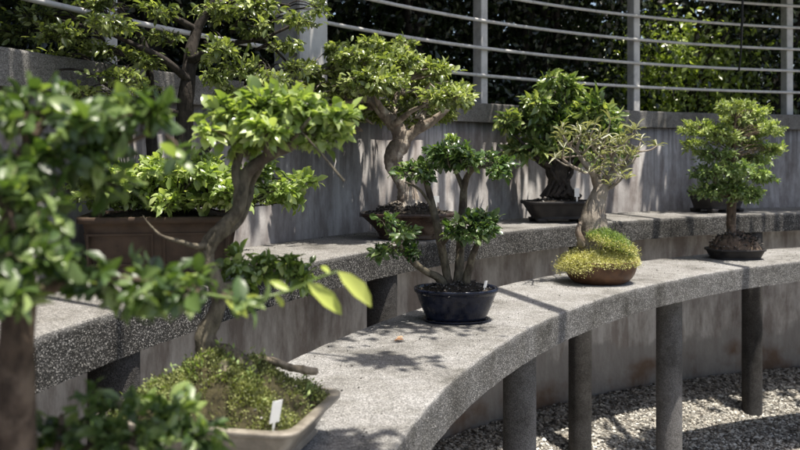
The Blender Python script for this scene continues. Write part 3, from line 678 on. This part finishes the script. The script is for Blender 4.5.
# 4. wide canopy bonsai
c = P(408, 238, 3.98); c[2] = ZU
t = thing('bonsai_tree', 'wide spreading bonsai with thick pale trunk in a flared brown oval pot', 'bonsai', c, G)
pot_part(t, 'pot', M['brown4'], .228, .165, .122, .62, 2.6, 0, c, .016, .010, .02, flare=.55)
so, W = soil_part(t, 'soil', M['soil'], .205, .145, c[2]+.106, .06, 2.6, 0, c); grit(t, W, 1200, .006, tint=rg.uniform(0, .95, 1200))
tm = MB(); y0 = 4.0
tube(tm, wp(y0, [(408, 209, 0, .072), (408, 199, 0, .052), (406, 188, 0, .044), (400, 175, 0, .041), (394, 163, 0, .043), (395, 152, 0, .046), (401, 143, 0, .044), (400, 133, 0, .038), (392, 122, 0, .032), (384, 114, 0, .026), (370, 100, 0, .02), (350, 90, 0, .012), (320, 92, 0, .007)]), 16, .10, 6)
for rows in ([(400, 146, 0, .034), (408, 137, 0, .028), (420, 128, -.02, .026), (434, 120, -.04, .018), (448, 108, -.05, .012)], [(396, 130, 0, .024), (392, 112, .04, .022), (398, 95, .08, .015), (404, 75, .1, .008)],
             [(420, 128, -.02, .018), (424, 112, .05, .013), (430, 95, .08, .008)], [(384, 114, 0, .018), (375, 95, -.1, .012), (372, 75, -.12, .007)], [(370, 100, 0, .014), (345, 102, -.15, .009), (318, 108, -.2, .005)], [(392, 126, 0, .02), (410, 112, -.16, .012), (425, 105, -.25, .006)],
             [(330, 72, .1, .009), (350, 80, .1, .01), (372, 95, 0, .012)]):
    tube(tm, wp(y0, rows), 9, .12, 5)
for k in range(16):
    a = rg.uniform(0, 6.28); p = P(406, 203, y0); q = p+np.array([math.cos(a)*.12, math.sin(a)*.09, -.045]); m_ = (p+q)/2+np.array([*rg.normal(0, .008, 2), .012])
    tube(tm, [[*p, .026], [*m_, .016], [*q, .005]], 7, .15, 5)
lm = MB(); pads = []
for u, v, wu, hv, nn_ in ((390, 62, 42, 13, 80), (425, 72, 32, 13, 66), (352, 62, 36, 13, 60), (370, 82, 44, 13, 86), (410, 88, 42, 12, 80), (445, 96, 28, 12, 56), (330, 88, 34, 13, 56), (310, 100, 28, 11, 40), (350, 104, 36, 11, 60), (395, 108, 40, 10, 66), (435, 112, 24, 9, 36), (452, 88, 18, 8, 26), (300, 82, 26, 11, 30), (375, 48, 28, 8, 34), (340, 50, 26, 8, 26), (418, 122, 20, 5, 12), (462, 98, 14, 9, 26), (275, 92, 24, 9, 26), (290, 110, 28, 9, 32), (312, 72, 24, 9, 26), (330, 125, 20, 5, 14), (262, 106, 18, 7, 14), (325, 112, 26, 8, 30), (400, 45, 20, 6, 16), (385, 116, 26, 6, 24), (350, 118, 24, 6, 20)):
    y = y0+rg.uniform(-.3, .25); pads.append(pad(u, v, y, wu, hv*1.05, .17, int(nn_*1.6), (u+395)/2, max(v+6, 80), y0))
crown(lm, tm, pads, .029, .48, 8, 'oval', .7, .3, .0013, .56, 1.0, .6)
tm.build('trunk', M['bark_pale'], t); lm.build('foliage', M['leaf_b'], t); plant_tag(t, P(436, 205, 3.95), .03, .03, 0, 0)

# 3. dark tree and leafy shrub in a big red-brown pot
c = np.array([-.76, 2.74, ZU])
t = thing('bonsai_tree', 'large dark trunked bonsai with layered leaves in a big red brown panelled pot', 'bonsai', c, G)
yaw = R(9); hx, hy, h = .245, .17, .20
pot_part(t, 'pot', M['brick'], hx, hy, h, .86, 9, yaw, c, .020, .016, .02, n=80, foot=(.02, .04, .03, .16, .10))
cy_, sy_ = math.cos(yaw), math.sin(yaw)
for k in (-1, 1):       # raised panel frames on the long sides and the short ends
    for face in ('front', 'side'):
        mb = MB(); w = .098 if face == 'front' else .11; hz_ = .05; tb = .007
        def loc(x, z, dpt):
            f_ = .86+.14*(z/h)
            if face == 'front': lx, ly = k*.112+x, -(hy*f_-.016)-dpt
            else: lx, ly = k*((hx*f_-.016)+dpt), x
            return (c[0]+lx*cy_-ly*sy_, c[1]+lx*sy_+ly*cy_, c[2]+z)
        for x0, x1, z0, z1 in ((-w, w, .10-hz_, .10-hz_+tb), (-w, w, .10+hz_-tb, .10+hz_), (-w, -w+tb, .10-hz_+tb, .10+hz_-tb), (w-tb, w, .10-hz_+tb, .10+hz_-tb)):
            V = [loc(x, z, dd) for dd in (-.004, .005) for x, z in ((x0, z0), (x1, z0), (x1, z1), (x0, z1))]
            mb.add(V, [(0, 3, 2, 1), (4, 5, 6, 7), (0, 1, 5, 4), (1, 2, 6, 5), (2, 3, 7, 6), (3, 0, 4, 7)])
        mb.build('pot_panel', M['brick'], POTS[t.name], False)
so, W = soil_part(t, 'soil', M['soil'], .22, .145, c[2]+.185, .03, 7, yaw, c)
tm = MB(); y0 = 2.85
for rows in ([(172, 222, 0, .045), (176, 195, 0, .034), (181, 165, 0, .030), (183, 130, 0, .028), (186, 95, 0, .026), (190, 60, .02, .022), (197, 30, .04, .018), (212, 5, .05, .014), (230, -20, .06, .010)],
             [(150, 222, .05, .03), (152, 190, .05, .022), (152, 150, .06, .018), (150, 110, .08, .016), (150, 70, .1, .014), (140, 35, .1, .010), (118, 10, .1, .006)],
             [(176, 185, 0, .022), (196, 160, .03, .017), (214, 140, .05, .013), (232, 120, .08, .009), (262, 105, .1, .005)],
             [(188, 80, 0, .015), (165, 60, -.08, .011), (135, 45, -.12, .008), (100, 30, -.15, .005), (60, 20, -.2, .003)],
             [(190, 60, .0, .014), (225, 45, -.05, .010), (262, 38, -.08, .007), (300, 22, -.1, .004)],
             [(184, 115, 0, .012), (150, 105, -.1, .009), (115, 90, -.15, .006), (80, 70, -.2, .004), (40, 72, -.2, .003)],
             [(197, 30, .04, .012), (175, 18, 0, .009), (150, 12, -.05, .006)],
             [(212, 5, .05, .01), (250, 0, 0, .008), (290, 6, -.05, .005)],
             [(262, 38, -.05, .005), (285, 60, .0, .004), (296, 80, .02, .003)]):
    tube(tm, wp(y0, rows), 9, .12, 5)
lm = MB(); pads = []
for u, v, wu, hv, nn_ in ((30, 14, 40, 10, 30), (75, 10, 40, 9, 34), (20, 35, 34, 8, 22), (70, 36, 36, 9, 30), (112, 25, 30, 8, 26), (100, 52, 34, 8, 30), (140, 62, 26, 7, 20), (55, 58, 26, 6, 12), (120, 78, 30, 7, 22), (160, 12, 28, 8, 18), (215, 12, 28, 8, 22), (260, 8, 34, 8, 28), (250, 28, 26, 7, 20), (225, 50, 24, 7, 20), (245, 68, 26, 8, 26), (270, 80, 22, 7, 22), (218, 78, 18, 7, 16), (300, 20, 20, 7, 14), (105, 4, 30, 6, 20), (200, 60, 14, 6, 8), (150, 92, 22, 6, 12), (318, 8, 14, 6, 8), (165, 38, 22, 6, 14), (285, 45, 22, 7, 18), (85, 92, 30, 7, 18), (230, 92, 20, 7, 16), (300, 70, 18, 7, 14), (40, 80, 26, 6, 12)):
    y = y0+rg.uniform(-.28, .12); pads.append(pad(u, v, y, wu, hv, .16, int(nn_*1.8), u*.7+185*.3, v+5, y0))
crown(lm, tm, pads, .023, .46, 7, 'oval', .9, .1, .0012, .44, 1.1, .8)
lm.build('foliage', M['leaf_b'], t)
lm = MB(); pads = []
for u, v, wu, hv, nn_ in ((80, 186, 28, 14, 46), (115, 178, 32, 15, 60), (155, 184, 32, 15, 60), (195, 186, 30, 15, 54), (235, 192, 30, 15, 54), (275, 188, 28, 13, 46), (300, 182, 18, 9, 22), (250, 172, 26, 9, 26), (100, 200, 34, 9, 36), (215, 204, 34, 8, 30), (290, 200, 16, 9, 24), (150, 168, 30, 9, 34), (190, 172, 30, 10, 40), (225, 178, 30, 12, 44), (175, 200, 34, 10, 40), (130, 196, 34, 12, 44), (255, 196, 24, 10, 30), (215, 165, 26, 8, 24), (262, 162, 20, 7, 14)):
    y = 2.66+rg.uniform(-.12, .10); pads.append(pad(u, v, y, wu, hv, .14, nn_, min(u, 250)*.6+170*.4, 208, 2.7))
crown(lm, tm, pads, .027, .52, 8, 'oval', .8, .4, .0012, .50, 1.0, .6)
lm.build('low_foliage', M['leaf_a'], t); tm.build('trunk', M['bark_dark'], t)

# 2. front bonsai in the beige tray with moss mound
c = np.array([-.352, 1.687, ZL]); yaw = R(-13)
t = thing('bonsai_tree', 'bonsai with bent trunk and light green crown on a mossy mound in a beige tray', 'bonsai', c, G)
pot_part(t, 'pot', M['beige'], .208, .158, .094, .80, 10, yaw, c, .010, .012, .010, n=96, foot=(.014, .04, .025, .12, .09))
so, W = soil_part(t, 'moss_mound', M['moss_soil'], .186, .138, c[2]+.086, .086, 6, yaw, c, 64, 26, .006, 1.5)
WW = np.concatenate([W, W[65:][:-64]*.5+W[66:][:-63]*.5, W[1:-64]*.5+W[65:]*.5, W[1:-64]*.5+W[65:]*.5]); pn = np.sin(WW[:, 0]*55+2*np.sin(WW[:, 1]*38))+np.cos(WW[:, 1]*62+1.5*np.sin(WW[:, 0]*41)); WW = WW[(pn > -1.05) | (rg.uniform(size=len(WW)) < .25)]
mm = MB(); sprigs(mm, WW, 52000, .0056, tmean=.40, jit=.005, width=.5); kind_part(mm.build('moss', M['moss'], so))
mm = MB(); sprigs(mm, W[rg.integers(0, len(W), 60)], 900, .011, tmean=.7, jit=.010); kind_part(mm.build('moss_tufts', M['moss_g'], so))
grit(t, W, 260, .003, tint=rg.uniform(.2, 1, 260))
mb = MB(); tube(mb, wp(1.74, [(258, 357, 0, .006), (275, 362, -.02, .007), (290, 367, -.03, .008), (306, 370, -.03, .008), (317, 372, -.03, .006)]), 10, .25, 6); mb.build('driftwood', M['wood'], t)
tm = MB(); y0 = 1.72
for rows in ([(226, 384, 0, .055), (218, 364, 0, .036), (209, 350, 0, .028), (206, 335, 0, .021), (214, 318, 0, .017), (219, 298, 0, .016), (212, 275, 0, .0165), (206, 258, 0, .017), (210, 243, 0, .0175), (224, 226, 0, .015), (238, 210, 0, .014), (241, 190, 0, .0145), (248, 172, 0, .013), (265, 158, 0, .012), (285, 148, 0, .011), (310, 138, .03, .007)],
             [(214, 358, 0, .024), (226, 354, .0, .021), (240, 361, -.01, .016), (254, 372, -.02, .010), (262, 382, -.02, .005)],
             [(214, 362, 0, .022), (205, 368, -.03, .016), (198, 378, -.06, .009)], [(216, 362, 0, .022), (224, 370, -.05, .016), (230, 384, -.09, .008)],
             [(212, 246, 0, .012), (195, 246, -.03, .006), (178, 241, -.05, .0045), (162, 236, -.06, .003), (150, 225, -.06, .0015), (143, 216, -.06, .0008)],
             [(218, 235, 0, .014), (236, 222, .04, .012), (248, 200, .06, .010), (252, 182, .07, .008), (262, 165, .05, .006)],
             [(240, 190, 0, .012), (236, 170, .0, .010), (240, 150, 0, .007), (232, 130, 0, .004)], [(265, 158, 0, .009), (268, 140, -.05, .006), (262, 120, -.06, .004)], [(285, 148, 0, .007), (300, 130, -.04, .005), (310, 118, -.05, .003)],
             [(214, 290, 0, .010), (232, 284, .04, .008), (252, 276, .08, .006), (275, 270, .1, .004)]):
    tube(tm, wp(y0, rows), 12, .09, 6)
lm = MB()
crown(lm, tm, [pad(235, 118, 1.70, 30, 20, .07, 44, 245, 145), pad(262, 105, 1.72, 34, 16, .08, 44, 265, 130), pad(295, 108, 1.72, 36, 16, .08, 46, 285, 135), pad(328, 118, 1.73, 28, 15, .07, 32, 300, 132), pad(275, 130, 1.68, 44, 18, .07, 56, 275, 145), pad(310, 138, 1.72, 36, 13, .07, 34, 300, 138), pad(245, 140, 1.72, 28, 13, .06, 24, 248, 160), pad(345, 128, 1.76, 14, 10, .05, 12, 320, 132), pad(212, 128, 1.68, 12, 14, .05, 12, 232, 140)],
      .0255, .56, 7, 'oval', .8, .3, .0009, .58, 1.0, .6, drop=.1)
crown(lm, tm, [pad(245, 262, 1.80, 26, 13, .07, 34, 245, 280), pad(280, 266, 1.84, 28, 13, .07, 36, 272, 272), pad(300, 280, 1.84, 18, 9, .05, 16, 280, 276), pad(240, 285, 1.8, 20, 10, .05, 18, 245, 282)],
      .022, .55, 7, 'oval', .8, .2, .0008, .30, .9, .42)
tube(tm, wp(1.64, [(298, 128, .04, .0016), (318, 150, .0, .0020), (344, 181, -.03, .0023)]), 6, 0, 3)
tm.build('trunk', M['bark'], t); lm.build('foliage', M['leaf_a'], t)
mb = MB(); A = P(273, 410, 1.53)
plant_tag(t, A+np.array([0, 0, -.035]), .021, .040, R(42), .22)

# 1. out of focus foreground plant
c = np.array([-.40, .90, ZL])
t = thing('bonsai_tree', 'large blurred leafy bonsai filling the near left corner with brown trunk', 'bonsai', c, G)
pot_part(t, 'pot', M['brown'], .16, .13, .09, .8, 2.4, 0, c); soil_part(t, 'soil', M['soil'], .14, .11, c[2]+.08, .03, 2.4, 0, c)
tm = MB(); y0 = .9
for rows in ([(10, 690, 0, .045), (12, 600, 0, .028), (15, 500, 0, .021), (16, 420, 0, .019), (17, 350, 0, .018), (20, 300, 0, .017), (18, 260, 0, .014), (10, 215, .0, .010), (20, 160, .02, .007), (45, 120, .04, .005)],
             [(20, 300, 0, .010), (50, 288, .02, .008), (90, 282, .03, .005), (140, 280, .04, .0035), (190, 290, .06, .0022)],
             [(18, 265, 0, .008), (-20, 230, 0, .006), (-60, 200, 0, .004)],
             [(18, 215, 0, .007), (60, 180, .04, .005), (110, 150, .06, .004), (160, 130, .07, .002)],
             [(14, 500, 0, .010), (50, 470, .05, .008), (100, 445, .10, .006), (150, 430, .12, .004)],
             [(50, 470, .05, .006), (60, 440, .08, .004), (62, 415, .1, .003)]):
    tube(tm, wp(y0, rows), 12, .08, 6)
lm = MB()
crown(lm, tm, [pad(20, 118, .92, 50, 26, .08, 13, 30, 150), pad(75, 122, .95, 50, 26, .08, 16, 70, 160), pad(125, 112, .97, 40, 22, .07, 11, 120, 145), pad(160, 112, .98, 26, 20, .05, 5, 145, 135), pad(80, 158, .95, 60, 18, .06, 11, 80, 168), pad(45, 95, .98, 60, 10, .06, 7, 60, 120),
               pad(5, 200, .86, 46, 34, .07, 16, 15, 230), pad(42, 205, .90, 30, 34, .05, 9, 30, 230), pad(20, 255, .86, 42, 26, .06, 13, 25, 260), pad(60, 262, .9, 22, 18, .05, 4, 40, 270),
               pad(100, 282, .93, 40, 15, .06, 11, 100, 282), pad(150, 284, .95, 44, 18, .06, 14, 160, 283), pad(200, 292, .97, 36, 17, .06, 11, 200, 290), pad(232, 300, .98, 20, 12, .04, 3, 220, 298), pad(125, 300, .95, 50, 12, .06, 8, 130, 286), pad(15, 165, .93, 40, 20, .06, 16, 25, 180), pad(110, 185, .98, 34, 14, .05, 8, 90, 170), pad(15, 300, .84, 26, 18, .04, 8, 20, 300), pad(178, 160, .97, 8, 20, .03, 3, 165, 135)],
      .0225, .50, 9, 'oval', .6, .1, .0008, .46, 1.1, .9, drop=.2)
crown(lm, tm, [pad(120, 415, 1.02, 36, 20, .06, 16, 110, 445), pad(170, 412, 1.04, 40, 22, .06, 21, 150, 432), pad(60, 425, 1.0, 30, 24, .05, 12, 62, 420), pad(140, 440, 1.0, 66, 16, .06, 19, 120, 445), pad(195, 436, 1.02, 26, 14, .05, 9, 170, 438), pad(90, 400, 1.0, 24, 12, .04, 6, 90, 430)], .020, .5, 7, 'oval', .7, .1, .0008, .50, 1.1, .95)
lm.build('foliage', M['leaf_fg'], t); tm.build('trunk', M['bark_brown'], t)
lm = MB(); sm = MB(); tube(sm, wp(y0, [(185, 289, .06, .0018), (240, 299, .08, .0015), (285, 292, .1, .0012), (315, 279, .1, .001), (338, 271, .1, .0008)]), 6); sm.build('young_shoot', M['leaf_a'], t)
q = [((307, 282), (344, 318), .05), ((337, 271), (377, 309), .052), ((262, 297), (232, 306), .04), ((225, 300), (252, 318), .035), ((290, 291), (268, 281), .03), ((275, 295), (286, 309), .03), ((330, 274), (320, 262), .03)]
for (a_, b_, s) in q:
    A = P(*a_, 1.0); B = P(*b_, 1.01); leaves(lm, A[None], (B-A)[None], np.array([[.1, -.75, .6]]), np.linalg.norm(B-A)*.93, .36, 'oval', np.array([rg.uniform(.3, .9)]))
lm.build('young_leaves', M['leaf_y'], t)

# ------------------------------------------------------------------ small things on the benches
for (u, v, d, s, lab) in ((404, 341, (-1, .2, .1), .034, 'dry orange leaf lying on the pale lower bench left of the blue pot'), (396, 339, (1, -.5, .2), .026, 'smaller curled tan leaf beside the dry orange one on the lower bench')):
    lm = MB(); y = F*(EYE-ZL)/(v-HZ); A = P(u, v, y)+np.array([0, 0, .004]); leaves(lm, A[None], np.array([d]), np.array([[.1, -.2, 1.]]), s, .5, 'oval', np.array([.4 if s > .03 else .9]))
    tag(lm.build('fallen_leaf', M['orange']), lab, 'leaf', 'fallen leaves on the bench')
mb = MB(); n = 420; a = np.radians(rg.uniform(98, 178, n)); r = rg.uniform(4.75, 5.18, n); a2 = np.radians(rg.uniform(98, 172, n)); r2 = 5.97-np.abs(rg.normal(0, .06, n))
pos = np.concatenate([np.stack([CX+r*np.cos(a), CY+r*np.sin(a), np.full(n, ZL+.002)], 1), np.stack([CX+r2*np.cos(a2), CY+r2*np.sin(a2), np.full(n, ZU+.003)], 1)])
stones(mb, pos, rg.uniform(.001, .0035, 2*n), .6, rg.uniform(0, .9, 2*n)); kind(mb.build('bench_litter', M['dstone'], smooth=False), 'stuff')

# ------------------------------------------------------------------ light, sky, camera
sd = Vector((.20, -.165, 1.0)).normalized()
L = bpy.data.lights.new('sun', 'SUN'); L.energy = 4.7; L.angle = R(.55); L.color = (1, .94, .84)
lo = bpy.data.objects.new('sun', L); col.objects.link(lo); lo.rotation_euler = sd.to_track_quat('Z', 'Y').to_euler(); lo.location = (2, -2, 8)
w = bpy.data.worlds.new('World'); scn.world = w; w.use_nodes = True; nt = w.node_tree
bg = nt.nodes['Background']; sky = nt.nodes.new('ShaderNodeTexSky'); sky.sky_type = 'NISHITA'; sky.sun_disc = False
sky.sun_elevation = math.asin(sd.z); sky.sun_rotation = math.atan2(sd.x, sd.y); sky.air_density = 1.0; sky.dust_density = 3.0; sky.ozone_density = .6
nt.links.new(sky.outputs[0], bg.inputs[0]); bg.inputs[1].default_value = .10
cam = bpy.data.cameras.new('camera'); co = bpy.data.objects.new('camera', cam); col.objects.link(co); scn.camera = co
co.location = (0, 0, EYE); co.rotation_euler = (R(90), 0, 0)
cam.sensor_width = 36; cam.lens = F/800*36; cam.shift_y = -(225-HZ)/800; cam.clip_end = 3000; cam.clip_start = .02
cam.dof.use_dof = True; cam.dof.focus_distance = 3.0; cam.dof.aperture_fstop = 4.6; cam.dof.aperture_blades = 7
scn.view_settings.view_transform = 'Standard'; scn.view_settings.look = 'None'; scn.view_settings.gamma = 1; scn.view_settings.exposure = 0.84
scn.cycles.max_bounces = 8; scn.cycles.transparent_max_bounces = 8
for o in bpy.data.objects:
    if '_o' in o: del o['_o']
